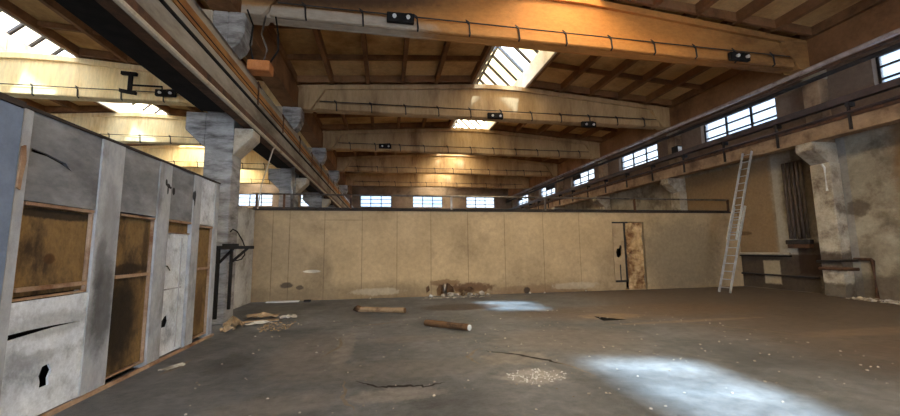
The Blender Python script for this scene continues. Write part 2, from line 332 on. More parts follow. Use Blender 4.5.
# right wall and windows
def win_centers(): return [(a+b)/2-.1 for a, b in zip(YS[:-1], YS[1:])]
WC = win_centers()
holes = [[(c-1.65,6.08),(c+1.65,6.08),(c+1.65,7.2),(c-1.65,7.2)] for c in WC]
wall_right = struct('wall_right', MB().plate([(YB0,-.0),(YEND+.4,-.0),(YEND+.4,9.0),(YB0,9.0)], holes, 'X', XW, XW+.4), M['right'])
def window(n, c, axis, wall, w=3.3, z0=6.08, z1=7.2, cols=4, rows=3, boards=()):
    """steel window in the middle of the wall's thickness, axis = along which it runs"""
    root = thing('window_%d' % n, (wall+.22, c, z0) if axis == 'Y' else (c, wall+.22, z0), None, None, kind='structure')
    h = z1 - z0
    def B(mb, a0, t0, z_0, a1, t1, z_1):
        if axis == 'Y': mb.box(t0, a0, z_0, t1, a1, z_1)
        else: mb.box(a0, t0, z_0, a1, t1, z_1)
    f = MB(); t = .035
    for a in (-w/2, w/2-.06): B(f, a, -t, 0, a+.06, t, h)
    for z in (0, h-.06): B(f, -w/2+.06, -t, z, w/2-.06, t, z+.06)
    f.build('frame', M['dark'], root)
    g = MB()
    for i in range(1, cols): x = -w/2 + w*i/cols; B(g, x-.04, -t+.004, .06, x+.04, t-.004, h-.06)
    for j in range(1, rows): z = h*j/rows; B(g, -w/2+.06, -t+.008, z-.03, w/2-.06, t-.008, z+.03)
    g.build('glazing_bar', M['dark'], root)
    p = MB(); B(p, -w/2+.05, -.006, .05, w/2-.05, .006, h-.05); p.build('pane', M['pane'], root)
    for (i, j) in boards:
        b = MB(); B(b, -w/2+w*i/cols+.03, -.022, h*j/rows+.02, -w/2+w*(i+1)/cols-.03, -.008, h*(j+1)/rows-.02); b.build('boarded_pane', M['dark'], root)
    j = MB()                                             # whitened reveal
    return root
bd = {3:[], 4:[], 5:[(2,2),(0,0)], 6:[(0,2),(1,2)], 7:[(2,2)]}
for n, c in enumerate(WC): window(n+1, c, 'Y', XW, boards=[(3-i, j) for i, j in []] + bd.get(n, []), cols=3)
# eaves beam along the right wall
e = MB(); e.box(13.75, YB0, 7.42, XW-.01, YEND, 8.38); struct('trim_1', e, M['rib'])

e = MB(); e.box(-4.2, YB0, 7.42, -3.62, YEND, 8.3); struct('trim_3', e, M['rib'])
# far wall with windows
FX = [-20.8,-14.9+1.67-.0,-7.2,-1.1,4.52,10.53]
FXC = [-19.2,-13.2,-7.2,-1.1,4.5,10.5]
fh = [[(c-1.65,6.2),(c+1.65,6.2),(c+1.65,7.45),(c-1.65,7.45)] for c in FXC]
struct('wall_far', MB().plate([(-22,0),(XW+.4,0),(XW+.4,10),(-22,10)], fh, 'Y', YEND, YEND+.4), M['dull'])
for i, c in enumerate(FXC): window(20+i, c, 'X', YEND, z0=6.2, z1=7.45, cols=3)
lw = MB().plate([(YB0,0),(YEND+.4,0),(YEND+.4,9),(YB0,9)], [[(c-1.65,6.1),(c+1.65,6.1),(c+1.65,7.2),(c-1.65,7.2)] for c in WC], 'X', -22, -22.4)
struct('wall_left', lw, M['dull'])
# rear wall behind the viewer with an open gate letting daylight in
struct('wall_rear', MB().plate([(-22,0),(XW+.4,0),(XW+.4,10),(-22,10)], [[(-2.5,.05),(5.5,.05),(5.5,4.6),(-2.5,4.6)]], 'Y', YB0-.4, YB0), M['dull'])

# tan back wall, its broken foot and the doorway
brk = [(1.75,.0+.02),(1.72,.22),(1.83,.4),(2.0,.36),(2.1,.45),(2.3,.3),(2.36,.12),(2.3,.02)]
brk2 = [(2.5,.16),(2.52,.3),(2.75,.27),(2.95,.3),(3.05,.18),(2.9,.1),(2.7,.14)]
brk3 = [(1.38,.1),(1.36,.3),(1.46,.38),(1.5,.2)]
dwy = [(8.5,.02),(8.5,2.57),(9.86,2.57),(9.86,.02)]
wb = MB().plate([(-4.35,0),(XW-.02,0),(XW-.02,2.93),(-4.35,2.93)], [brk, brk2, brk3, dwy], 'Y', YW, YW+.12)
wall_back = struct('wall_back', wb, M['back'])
mb = MB(); mb.box(1.2,YW+.13,0,3.3,YW+.18,.8); mb.build('exposed_brick', M['logdark'], wall_back)
mb = MB(); mb.box(8.3,YW+.9,0,10.0,YW+.95,2.8); mb.build('dark_lining', M['black'], wall_back)  # black sheet standing in for the darkness behind the doorway
struct('trim_2', MB().box(-4.4,YW-.05,2.931,XW-.02,YW+.25,2.99), M['cap'])
struct('ceiling_low_room', MB().box(-4.35,YW+.3,2.75,XW-.02,YEND-.1,2.9), M['dull'])
# narrow damaged door
d = thing('door_1', (8.74, YW+.03, 0), None, None, kind='structure')
hole = [(8.62-8.74,1.42),(8.66-8.74,1.55),(8.76-8.74,1.56),(8.8-8.74,1.7),(8.86-8.74,1.66),(8.84-8.74,1.3),(8.74-8.74,1.2),(8.64-8.74,1.25)]
MB().plate([(-.22,.3),(.24,.3),(.24,2.55),(-.22,2.55)], [hole], 'Y', -.02, .03).build('leaf', M['door'], d)
MB().box(-.24,-.03,2.52,.44,.035,2.58).build('lintel_strip', M['dark'], d)
MB().box(.25,-.035,.32,.31,.035,2.52).build('jamb', M['dark'], d)
MB().box(-.2,-.045,.3,.3,-.022,.37).build('bottom_rail', M['dark'], d)
MB().box(.0,-.04,.37,.035,-.022,.95).build('bolt', M['dark'], d)
MB().box(-.22,-.0,.02,.24,.03,.29).build('kick_panel', M['back'], d)
st = MB()
n = 10; xs = [9.1,9.8]; rnd = random.Random(4)
g = [[st.bm.verts.new((xs[0]+(xs[1]-xs[0])*i/5, YW+.06+rnd.uniform(-.03,.03), .02+2.53*j/16)) for i in range(6)] for j in range(17)]
for j in range(16):
    for i in range(5): st.bm.faces.new((g[j][i], g[j][i+1], g[j+1][i+1], g[j+1][i]))
bs = st.build('exposed_insulation', M['stain'], wall_back)
# white side wall between column row and back wall
struct('wall_side', MB().box(-4.5,9.75,0,-4.2,YW-.02,2.93), M['wall_left2'])

# ------------------------------------------------------------------ panel partition (left)
def pp(mb, y0, z0, y1, z1, t0=-.16, t1=0): return mb.box(PX+t0, y0, z0, PX+t1, y1, z1)
wall_panel = thing('wall_partition', (0,0,0), None, None, kind='structure')
for y0, y1, nm in ((3.9,4.0,'panel_post'),(4.88,5.26,'panel_post'),(6.02,6.33,'panel_post'),(7.02,7.28,'panel_post'),(7.84,8.0,'panel_post')):
    pp(MB(), y0, 0, y1, 2.95, -.16, -.006).build(nm, M['post'], wall_panel, .003)
crack1 = [(3.99,2.63),(4.2,2.6),(4.42,2.54),(4.5,2.47),(4.38,2.51),(4.2,2.55),(3.99,2.57)]
MB().plate([(4.005,2.1),(4.875,2.1),(4.875,2.95),(4.005,2.95)], [[(4.03,2.6),(4.2,2.585),(4.42,2.54),(4.5,2.47),(4.38,2.515),(4.2,2.56),(4.03,2.565)]], 'X', PX-.05, PX-.02).build('upper_panel', M['gpanel'], wall_panel)
pp(MB(), 5.265, 2.12, 6.015, 2.95, -.14, -.02).build('upper_panel', M['gpanel'], wall_panel)
pp(MB(), 6.335, 2.12, 7.015, 2.95, -.14, -.02).build('upper_panel', M['gpanel'], wall_panel)
pp(MB(), 7.285, 2.1, 7.835, 2.95, -.14, -.02).build('upper_panel', M['wpanel'], wall_panel)
kh = [(4.38,.3),(4.38,.36),(4.36,.42),(4.39,.5),(4.46,.51),(4.5,.44),(4.47,.37),(4.48,.3)]
kc = [(4.01,.83),(4.2,.84),(4.5,.86),(4.84,.86),(4.5,.88),(4.2,.885),(4.01,.88)]
MB().plate([(4.005,.045),(4.875,.045),(4.875,1.16),(4.005,1.16)], [kh, kc], 'X', PX-.035, PX-.015).build('lower_panel', M['wpanel'], wall_panel)
MB().box(PX-.24,3.95,.0,PX-.21,7.95,2.9).build('rear_lining', M['black'], wall_panel)  # black sheet added so the holes in the panels look dark
MB().box(PX-.17,3.9,2.951,PX+.005,8.0,2.98).build('top_rail', M['cap'], wall_panel)
MB().box(PX+.001,3.95,.0,PX+.04,8.0,.04).build('foot_plank', M['frame'], wall_panel)
# boarded openings
def opening(name, y0, y1, z0, z1, rails, label, cat, m='board', top=None):
    r = thing(name, (PX-.06, (y0+y1)/2, z0), label, cat)
    w = (y1-y0)/2; h = z1-z0
    MB().box(-.03,-w+.035,.035,0,w-.035,h-.035).build('board', M[m], r)
    f = MB()
    f.box(-.03,-w,.0,.03,-w+.02,h); f.box(-.03,w-.02,0,.03,w,h); f.box(-.03,-w+.02,h-.03,.05,w-.02,h); f.box(-.03,-w+.02,0,.03,w-.02,.02)
    f.build('frame', M['frame'], r)
    for z in rails: MB().box(.002,-w+.03,z-z0-.02,.045,w-.03,z-z0+.02).build('rail', M['frame'], r)
    return r
w1 = opening('boarded_window', 4.01, 4.87, 1.17, 2.09, [1.27], 'wide brown boarded window in the grey panel partition, above the cracked white panel', 'boarded window')
opening('boarded_doorway', 5.27, 6.01, .08, 2.1, [1.3], 'tall doorway boarded with fire-blackened brown board, between two pale posts', 'boarded doorway')
opening('boarded_doorway', 7.29, 7.83, .08, 2.08, [1.3], 'narrow brown boarded doorway at the column end of the panel partition', 'boarded doorway')
r = thing('panel_door', (PX-.05, 6.675, .04), 'white panel door with a broken hole, between the two boarded doorways', 'door')
h2 = [(-.26,.42),(-.27,.52),(-.2,.58),(-.14,.6),(-.11,.5),(-.15,.42)]
MB().plate([(-.33,.0),(.33,.0),(.33,1.86),(-.33,1.86)], [h2], 'X', -.012, .0).build('leaf', M['wpanel'], r)
MB().box(-.05,-.33,1.88,-.02,.33,2.04).build('top_board', M['board'], r)
f = MB(); f.box(-.03,-.335,2.04,.04,.335,2.07); f.box(-.03,-.335,1.861,.02,.335,1.88); f.build('frame', M['frame'], r)
MB().box(.002,-.3,.98,.012,.2,1.0).build('batten', M['post'], r)
MB().box(.002,.12,.05,.012,.14,1.8).build('seam', M['post'], r)
MB().tube([(.005,-.28,1.35),(.03,-.28,1.35),(.03,-.2,1.28)], .008, 6).build('handle', M['dark'], r)
r = thing('sheet_panel', (PX, 2.4, 0), 'blue-grey sheet panel standing at the near end of the partition', 'panel')
MB().box(-.1,-1.9,0,.005,1.485,2.93).build('sheet', M['bluegrey'], r)
MB().box(-.1,-1.9,2.935,.02,1.485,2.99).build('top_edge', M['cap'], r)
MB().plate([(1.49,2.2),(1.5,2.58),(1.53,2.6),(1.55,2.45),(1.53,2.3),(1.525,2.18)], [], 'X', .004, .02).build('torn_edge', M['frame'], r)

# ------------------------------------------------------------------ columns on the left
def make_column():
    r = thing('crane_column', (XC, YB[0]-.2, 0), '', 'column', 'flaking concrete columns of the left row')
    MB().box(-.3,-.28,0,.3,.28,4.84).build('shaft', M['white_concrete'], r, .02)
    MB().prism([(-.301,4.0),(-.73,4.42),(-.73,4.84),(-.301,4.84)], 'Y', -.28, .28).build('corbel', M['white_concrete'], r, .02)
    MB().prism([(.301,3.85),(.72,4.3),(.72,4.5),(.301,4.5)], 'Y', -.26, .26).build('corbel', M['strut'], r, .02)
    MB().box(-.3,-.28,4.841,.04,.28,7.4).build('upper_shaft', M['white_concrete'], r, .02)
    MB().prism([(.041,6.35),(.3,6.6),(.42,6.9),(.42,7.4),(.041,7.4)], 'Y', -.3, .3).build('head_bracket', M['white_concrete'], r, .03)
    MB().prism([(-.301,6.35),(-.6,6.6),(-.7,6.9),(-.7,7.4),(-.301,7.4)], 'Y', -.3, .3).build('head_bracket', M['strut'], r, .03)
    return r
col = make_column()
lab = ['nearest whitewashed flaking column, beside the end of the panel partition', 'second column of the left row, rising behind the tan back wall', 'third column of the left row, beyond the back wall', 'fourth column of the left row, small and far off', 'farthest column of the left row']
for k in range(5):
    c = col if k == 0 else copy_tree(col)
    c.location = (XC, YB[k]-.2, 0); c['label'] = lab[k]
# pilasters on the right
def make_pilaster():
    r = thing('wall_pilaster', (XW-.02, YB[0]-.15, 0), '', 'pilaster', 'pilasters of the right wall')
    MB().box(-.42,-.28,0,0,.28,4.2).build('shaft', M['pilaster'], r, .02)
    MB().prism([(0,4.201),(-.42,4.201),(-.95,4.6),(-.95,4.86),(0,4.86)], 'Y', -.26, .26).build('corbel', M['pilaster'], r, .02)
    MB().box(-.4,-.24,4.861,0,.24,7.0).build('upper_shaft', M['runway'], r, .02)
    MB().prism([(0,7.001),(-.4,7.001),(-.4,7.1),(-.44,7.4),(0,7.4)], 'Y', -.26, .26).build('head', M['pilaster'], r, .02)
    return r
pil = make_pilaster()
lab = ['flaking pilaster on the right wall, nearest of its row, standing on the bare floor', 'second pilaster of the right wall, seen above the end of the back wall', 'third pilaster of the right wall, above the railing', 'fourth pilaster of the right wall, far beyond the railing', 'farthest pilaster of the right wall']
for k in range(5):
    c = pil if k == 0 else copy_tree(pil)
    c.location = (XW-.02, YB[k]-.15, 0); c['label'] = lab[k]

# ------------------------------------------------------------------ roof beams
def make_beam(m, name='roof_beam'):
    r = thing(name, (XM, YB[0], 7.45), '', 'roof beam')
    hw = 8.78
    top = []
    for i in range(25):
        u = -hw + 2*hw*i/24; a = abs(u)/8.95
        top.append((u, HZ + HM*(1-a) - 7.45 - (.05 if abs(u) < .4 else 0)))
    MB().prism([(-hw,.0),(hw,.0)] + top[::-1], 'Y', -.1, .1).build('web', m, r)
    fl = MB()
    fl.prism([(-hw+.7,0),(hw-.7,0),(hw-.75,.3),(-hw+.75,.3)], 'Y', -.24, -.101); fl.prism([(-hw+.7,0),(hw-.7,0),(hw-.75,.3),(-hw+.75,.3)], 'Y', .101, .24)
    fl.build('bottom_flange', m, r, .03)
    tf = MB()
    for s in (-1, 1):
        t2 = [(u, z-.002) for u, z in top]; b2 = [(u, z-.2) for u, z in top[::-1]]
        tf.prism(t2 + b2, 'Y', s*.101, s*.2)
    tf.build('top_flange', m, r)
    for s in (-1, 1):
        MB().prism([(s*hw, -.03),(s*(hw-.55), -.03),(s*(hw-.7), .2),(s*(hw-1.1), .85),(s*hw, HZ+HM*.02-7.47)], 'Y', -.245, .245).build('end_block', m, r, .02)
    MB().tube([(-hw+.9,-.255,.34),(hw-.9,-.255,.34)], .018, 6).build('conduit', M['dark'], r)
    for k in range(11):
        u = -7.2 + k*1.44
        c = MB(); c.tube([(u-.08,-.25,.37),(u,-.27,.28),(u+.02,-.275,.0),(u+.02,-.2,-.03)], .024, 6); c.tube([(u,-.25,.36),(u-.1,-.25,.42)], .015, 6); c.build('clip', M['dark'], r)
    return r
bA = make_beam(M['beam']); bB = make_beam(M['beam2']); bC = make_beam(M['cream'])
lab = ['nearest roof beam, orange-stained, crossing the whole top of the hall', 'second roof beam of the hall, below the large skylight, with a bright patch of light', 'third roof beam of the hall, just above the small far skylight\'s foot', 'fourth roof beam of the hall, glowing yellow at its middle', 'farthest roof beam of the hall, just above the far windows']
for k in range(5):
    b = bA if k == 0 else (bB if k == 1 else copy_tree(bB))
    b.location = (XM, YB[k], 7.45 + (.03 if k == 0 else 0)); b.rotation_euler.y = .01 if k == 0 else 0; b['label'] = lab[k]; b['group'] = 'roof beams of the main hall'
lab = {1:'nearest cream roof beam of the left aisle, with the dark I-shaped bracket', 2:'second cream roof beam of the left aisle, above the grey panels', 3:'third cream roof beam of the left aisle, beside the whitewashed column', 4:'farthest cream roof beam of the left aisle, seen behind the column'}
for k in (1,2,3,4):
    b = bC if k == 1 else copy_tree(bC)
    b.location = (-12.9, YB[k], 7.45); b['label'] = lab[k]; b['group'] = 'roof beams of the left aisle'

# ------------------------------------------------------------------ skylights
def skylight(cx, a, b, missing, label, pm):
    r = thing('skylight', (cx, (a+b)/2, roof_z(1.3)+.34), label, 'skylight')
    if not label: del r['category']; r['kind'] = 'structure'
    L_ = (b-a)/2 - .01; H = .5; RZ = 1.75
    for s in (-1, 1):
        MB().box(min(s*1.19,s*1.29), -L_, -.32, max(s*1.19,s*1.29), L_, H).build('curb', M['curb'], r)
        if (s < 0 and a == YB0) or (s > 0 and b == YEND):
            MB().plate([(-1.29,-.1),(1.29,-.1),(1.29,H),(0,RZ),(-1.29,H)], [], 'Y', s*(L_-.06), s*L_).build('gable_end', M['rust'], r)
    n = 7; pw = 2*L_/n
    f = MB()
    for s in (-1, 1):
        for i in range(n):
            y = -L_ + (i+.5)*pw - pw/2 + .06
            f.obox((s*1.29, y, H+.02), (s*.02, y, RZ+.0), .1, .13)
    f.obox((0,-L_,RZ+.02),(0,L_,RZ+.02),.12,.12)
    f.build('glazing_frame', M['dark'], r)
    g = MB()
    for s in (-1, 1):
        for i in range(n):
            if (s, i) in missing: continue
            y0, y1 = -L_+i*pw+.03, -L_+(i+1)*pw-.0
            v = [g.bm.verts.new(p) for p in ((s*1.29,y0,H+.05),(s*.05,y0,RZ+.03),(s*.05,y1,RZ+.03),(s*1.29,y1,H+.05))]
            w = [g.bm.verts.new(p.co + Vector((0,0,.012))) for p in v]
            g.bm.faces.new(v); g.bm.faces.new(w[::-1])
            for q in range(4): g.bm.faces.new((v[q], w[q], w[(q+1)%4], v[(q+1)%4]))
    g.build('pane', pm, r)
    return r
SK = {0:set(), 1:{(1,2),(1,3),(1,4)}, 2:{(1,3),(1,4)}, 3:{(-1,6),(1,6)}, 4:set(), 5:{(-1,6),(1,6)}, 6:{(-1,6),(1,6)}, 7:set()}
SL = {3:'large ridge skylight with yellowed panes above the middle of the hall', 4:'small ridge skylight seen over the second roof beam', 5:'third skylight of the hall, hidden behind the roof beams', 6:'fourth skylight of the hall, hidden far behind the beams'}
AL = {3:'skylight with blue sky at the top left corner of the photo', 4:'skylight of the left aisle above the grey panel partition'}
for k, (a, b) in enumerate(zip(YS[:-1], YS[1:])):
    skylight(XM, a, b, SK[k], SL.get(k) if k in (3,4) else None, M['sky_pane'] if k in (3,4) else M['sky_pane_mid'] if k == 2 else M['sky_pane_clear'])
    skylight(-12.9, a, b, {(-1,2),(-1,4),(1,1),(1,5)} if k in (3,4) else set(), AL.get(k), M['sky_pane_aisle'] if k in (3,4) else M['sky_pane_far'])

# ------------------------------------------------------------------ crane girders
r = thing('crane_girder', (-3.3, 0, 4.52), 'long crane girder of the left row facing the hall, banded grey and orange', 'crane girder')
def along(mb, x0, z0, x1, z1): return mb.box(x0, YB0+.1, z0, x1, YEND-.1, z1)
bp_ = MB()
for ya, yb in zip([YB0+.1]+[y+.1 for y in YB], [y-.5 for y in YB]+[YEND-.1]): bp_.box(-.95,ya,.335,-.21,yb,.38)
bp_.build('bottom_plate', M['black'], r)
along(MB(), -.1,.041,.2,.2).build('bottom_flange', M['rust'], r)
along(MB(), -.14,.201,.185,.55).build('web', M['girder_grey'], r)
along(MB(), -.2,.58,.2,.72).build('walkway_edge', M['girder_grey'], r)
along(MB(), -.2,.721,.22,.95).build('timber_sleeper', M['girder_orange'], r)
along(MB(), -.2,.951,.2,1.1).build('rail_bed', M['girder_grey'], r)
along(MB(), .02,1.101,.14,1.24).build('rail', M['steel'], r)
MB().tube([(.21,YB0+.1,.0),(.21,YEND-.1,.0)], .045, 8).build('pipe', M['strut'], r)
MB().tube([(.2,YB0+.1,.56),(.2,YEND-.1,.56)], .03, 6).build('cable', M['black'], r)
MB().tube([(.215,YB0+.1,.8),(.215,YEND-.1,.8)], .015, 6).build('cable', M['black'], r)
for k in range(8):
    y = 9.2 + k*2.2
    c = MB(); c.box(.221,y-.03,.6,.24,y+.03,1.1); c.tube([(.2,y,1.1),(.18,y+.1,1.22),(.2,y+.25,1.1)], .015, 6); c.build('cable_holder', M['rust'], r)
r = thing('crane_runway', (13.5, 0, 4.88), 'beige crane runway beam along the right wall, carrying dark rails and pipes', 'crane runway')
along(MB(), -.2,.0,.2,.42).build('beam', M['runway'], r)
along(MB(), -.24,.421,.24,.52).build('top_flange', M['rust'], r)
along(MB(), -.05,.521,.08,.66).build('rail', M['dark'], r)
along(MB(), -.32,.86,-.1,1.06).build('bus_bar', M['purple'], r)
for k in range(22):
    y = -6 + k*2.03
    c = MB(); c.box(-.26,y-.03,.05,-.205,y+.03,.86); c.box(-.28,y-.05,.74,-.05,y+.05,.861); c.build('bracket', M['dark'], r)
MB().tube([(-.26,YB0+.1,.56),(-.26,YEND-.1,.56)], .045, 8).build('conduit', M['purple'], r)
# pipes under the eaves
for x, z, rad, m, l in ((13.6,7.32,.075,'pale_pipe','bright bare pipe running under the right eaves, topmost'), (13.5,7.12,.05,'rust','rust brown pipe running under the right eaves, middle of three'), (13.52,6.9,.07,'dark','dark pipe running under the right eaves, lowest and closest to the windows')):
    o = MB().tube([(0,YB0+.1,0),(0,YEND-.1,0)], rad, 10).build('eaves_pipe', M[m], None, 0, True); o.location = (x,0,z); tag(o, l, 'pipe', 'eaves pipes')

# ------------------------------------------------------------------ railing on the back wall
r = thing('railing', (0, YW+.1, 2.99), 'rusty pipe railing running along the top of the tan back wall', 'railing')
MB().tube([(-4.3,0,.5),(13.9,0,.5)], .03, 8).build('top_rail', M['steel'], r)
MB().tube([(-4.3,0,.04),(13.9,0,.04)], .022, 8).build('bottom_rail', M['dark'], r)
for x in (-4.2,-3.35,-1.2,2.3,5.87,9.6,13.88):
    MB().box(x-.03,-.03,.0,x+.03,.03,.5).build('post', M['steel'] if x in (2.3,5.87) else M['rust'], r)
o = MB().tube([(-3.2,YW+.5,2.9),(-3.2,YW+.5,4.5)], .06, 10).build('support_pipe', M['steel'], None, 0, True); tag(o, 'grey upright pipe under the left crane girder, behind the railing', 'pipe')
o = MB().tube([(-3.05,10.6,4.46),(-3.1,10.6,4.38),(-3.35,10.6,3.4),(-3.42,10.6,2.75)], .018, 6).build('hanging_cable', M['strut'], None); tag(o, 'pale cable hanging from the left crane girder beside the column', 'cable')

# ------------------------------------------------------------------ wall bracket by the column
r = thing('wall_bracket', (XC+.36, 9.3, 1.33), 'black welded steel bracket on the whitewashed column, with a cable loop', 'bracket')
MB().box(-.25,-.3,.33,.5,-.14,.4).build('shelf', M['black'], r)
MB().box(-.13,-.26,.4,.18,-.16,.45).build('top_plate', M['black'], r)
b_ = MB(); b_.obox((-.2,-.2,.02),(.08,-.2,.34),.05,.05); b_.obox((.4,-.2,.36),(.02,-.2,.0),.05,.05); b_.build('brace', M['black'], r)
MB().box(-.24,-.27,-1.2,-.18,-.2,.33).build('upright', M['black'], r)
MB().box(.03,-.25,-1.0,.08,-.18,.33).build('upright', M['black'], r)
MB().tube([(.0,-.2,.72),(.06,-.22,.78),(.16,-.24,.72),(.28,-.24,.52),(.34,-.24,.36),(.34,-.24,.2),(.28,-.24,.1),(.18,-.24,.07),(.05,-.22,.12)], .014, 6).build('cable', M['black'], r)

# ------------------------------------------------------------------ lamps on the beams
def make_lamp():
    r = thing('floodlight', (0,0,0), '', 'lamp', 'floodlights under the roof beams')
    MB().box(-.36,-.13,-.12,.36,.0,.14).build('housing', M['black'], r, .02)
    for x in (-.16,.2):
        MB().tube([(x,-.13,0),(x,-.2,-.02)], [.04,.055], 10).build('lens', M['lamp'], r)
    MB().obox((-.3,0,.14),(.3,0,.2),.04,.04).build('mount', M['dark'], r)
    return r
lp = make_lamp()
for i, (x, k, z, l) in enumerate([(.33,0,7.72,'dark twin floodlight on the left half of the nearest roof beam'), (10.9,0,7.5,'dark twin floodlight near the right end of the nearest roof beam'), (4.78,1,7.5,'dark twin floodlight under the middle of the second roof beam'),
                                  (9.3,1,7.32,'dark twin floodlight on the right half of the second roof beam'), (-.1,2,7.65,'dark twin floodlight on the left half of the third roof beam'), (-8.45,1,7.72,'dark floodlight on the nearest cream beam of the left aisle')]):
    c = lp if i == 0 else copy_tree(lp)
    c.location = (x, YB[k]-.28, z); c['label'] = l
r = thing('beam_bracket', (-9.72, YB[1]-.3, 8.1), 'dark I-shaped steel bracket on the nearest cream beam of the left aisle', 'bracket')
MB().box(-.06,-.05,-.34,.06,.05,.34).build('stem', M['black'], r)
MB().obox((-.32,0,.36),(.2,0,.34),.12,.12).build('top_bar', M['black'], r)
MB().obox((-.32,0,-.34),(.22,0,-.42),.12,.12).build('bottom_bar', M['black'], r)
MB().tube([(.06,0,-.1),(1.1,0,-.1),(1.1,0,-.35)], .035, 6).build('arm', M['black'], r)

# ------------------------------------------------------------------ junction box and cables above the near column
r = thing('junction_box', (-3.0, 9.15, 6.0), 'orange box with trailing cables beside the upper part of the nearest column', 'box')
MB().box(-.28,-.2,-.12,.22,.16,.14).build('housing', M['orange_box'], r, .02)
for k, pts in enumerate([[(-.2,0,.14),(-.3,.0,.6),(-.25,0,1.1),(-.4,0,1.5)], [(0,0,.14),(.1,0,.5),(-.05,0,.9),(.0,.1,1.45)], [(.15,0,.14),(.35,0,.5),(.3,.1,1.0),(.2,.2,1.5)]]):
    MB().tube(pts, .022, 6).build('cable', M['black'] if k != 1 else M['steel'], r)

# ------------------------------------------------------------------ ladder
r = thing('ladder', (11.5, 11.13, 0), 'aluminium extension ladder leaning on the runway beam of the right wall', 'ladder')
base, top = Vector((0,0,0)), Vector((1.72,.1,5.02))
def ladder_part(name, t0, t1, w, off):
    s = bpy.data.objects.new(name, None); COL.objects.link(s); s.parent = r; s.empty_display_size = .1
    d = (top-base); n = Vector((-d.z, 0, d.x)).normalized()
    a, b = base + d*t0 + n*off, base + d*t1 + n*off
    for sy in (-1, 1):
        MB().obox(a+Vector((0,sy*w/2,0)), b+Vector((0,sy*w/2,0)), .03, .075, n).build('side_rail', M['alu'], s)
    cnt = int((b-a).length/.28)
    for i in range(cnt):
        p = a.lerp(b, (i+.6)/cnt)
        MB().tube([p+Vector((0,-w/2+.01,0)), p+Vector((0,w/2-.01,0))], .017, 6).build('rung', M['alu'], s)
    return s
ladder_part('lower_section', 0.004, .6, .42, 0)
ladder_part('upper_section', .36, 1.0, .34, .08)

# ------------------------------------------------------------------ pipes and bits on the right wall
for k in range(5):
    y = 10.25 + .14*k
    o = MB().tube([(0,0,-1.35),(0,0,1.35)], .045, 8).build('riser_pipe', M['riser'], None, 0, True); o.location = (XW-.09, y, 3.18)
    tag(o, 'thin dark riser pipe in the bundle of five beside the near pilaster', 'pipe', 'riser pipes on the right wall')
r = thing('pipe_mount', (XW-.13, 10.53, 1.79), 'dark clamp box at the foot of the riser pipe bundle', 'clamp')  # clamp box gripping the riser pipes
MB().box(-.1,-.38,-.15,.12,.38,.0).build('housing', M['dark'], r, .02); MB().box(-.06,-.34,-.28,.12,.34,-.151).build('flange', M['rust'], r)
r = thing('wall_pipe', (XW-.1, 12.1, 1.3), 'horizontal pale pipe along the right wall behind the ladder foot', 'pipe')
MB().tube([(0,-1.2,0),(0,.65,0)], .05, 8).build('pipe', M['strut'], r); MB().box(-.06,-1.2,-.1,.09,.65,-.055).build('ledge', M['black'], r)
o = MB().tube([(0,-1.6,0),(0,0,0),(0,1.2,0)], .035, 8).build('low_pipe', M['dark'], None); o.location = (XW-.06, 11.7, .52); tag(o, 'dark low pipe along the right wall near the floor', 'pipe')
o = MB().tube([(0,.25,0),(0,-.15,0),(0,-.18,-.04),(0,-.18,-1.15)], .05, 8).build('bent_pipe', M['rust'], None); o.location = (XW-.07, 8.85, 1.16); tag(o, 'rust red bent pipe on the wall right of the near pilaster', 'pipe')
r = thing('pipe_collar', (XW-.5, 9.3, 1.08), 'rusty pipes clamped across the near pilaster at waist height', 'pipe')
MB().tube([(0,-.55,.06),(0,.5,.0)], .04, 8).build('pipe', M['dark'], r); MB().tube([(.0,-.55,-.2),(.0,.45,-.22)], .05, 8).build('lower_pipe', M['rust'], r)
o = MB().tube([(0,0,-.45),(0,0,.3),(0,.06,.42)], .032, 8).build('vent_pipe', M['white'], None); o.location = (XW-.47, 9.3, 3.75); tag(o, 'broken white pipe stub high on the near pilaster', 'pipe')  # a broken pipe stub, not a vent
r = thing('wall_floodlight', (13.35, 14.72, 5.9), 'small box floodlight on the runway beside the second right window', 'lamp')
MB().box(-.14,-.18,.0,.14,.18,.36).build('housing', M['black'], r, .02); MB().box(-.1,-.19,.05,.1,-.181,.3).build('lens', M['lamp'], r)

# ------------------------------------------------------------------ things on the floor
def timber(name, p, q, rad, m, em, label, sides=8, stub=False):
    p, q = Vector(p), Vector(q); r = thing(name, ((p+q)/2), label, 'timber', rz=math.atan2((q-p).y, (q-p).x))
    L_ = (q-p).length/2
    rnd = random.Random(3)
    pts = [(-L_+2*L_*i/8, rnd.uniform(-.01,.01), rad*.92) for i in range(9)]
    MB().tube(pts, [rad*rnd.uniform(.92,1.05) for _ in pts], sides).build('trunk', m, r)
    MB().tube([(L_+.001,0,rad*.92),(L_+.03,0,rad*.92)], rad*.85, sides).build('cut_end', em, r)
    if stub: MB().chunk((-L_-.05,.0,rad*1.3), rad*1.5, 5, (1.3,1.2,.9)).build('splintered_end', M['logdark'], r)
    return r
timber('timber_post', (-.68,10.12,0), (.47,9.68,0), .07, M['log'], M['logdark'], 'pale timber post with a dark splintered end, lying before the back wall', 8, True)
timber('timber_post', (.84,8.0,0), (1.62,7.3,0), .068, M['logdark'], M['white'], 'brown timber post with a white cut end, lying mid-floor')
o = MB().box(-.48,-.1,0,.48,.1,.03).build('white_board', M['white'], None); o.location = (-3.2,12.62,.0); tag(o, 'flat white board lying along the foot of the back wall', 'board')
o = MB().box(-.1,-.07,0,.1,.07,.05).build('black_offcut', M['black'], None); o.location = (-2.45,12.55,0); tag(o, 'small black offcut on the floor right of the white board', 'scrap')
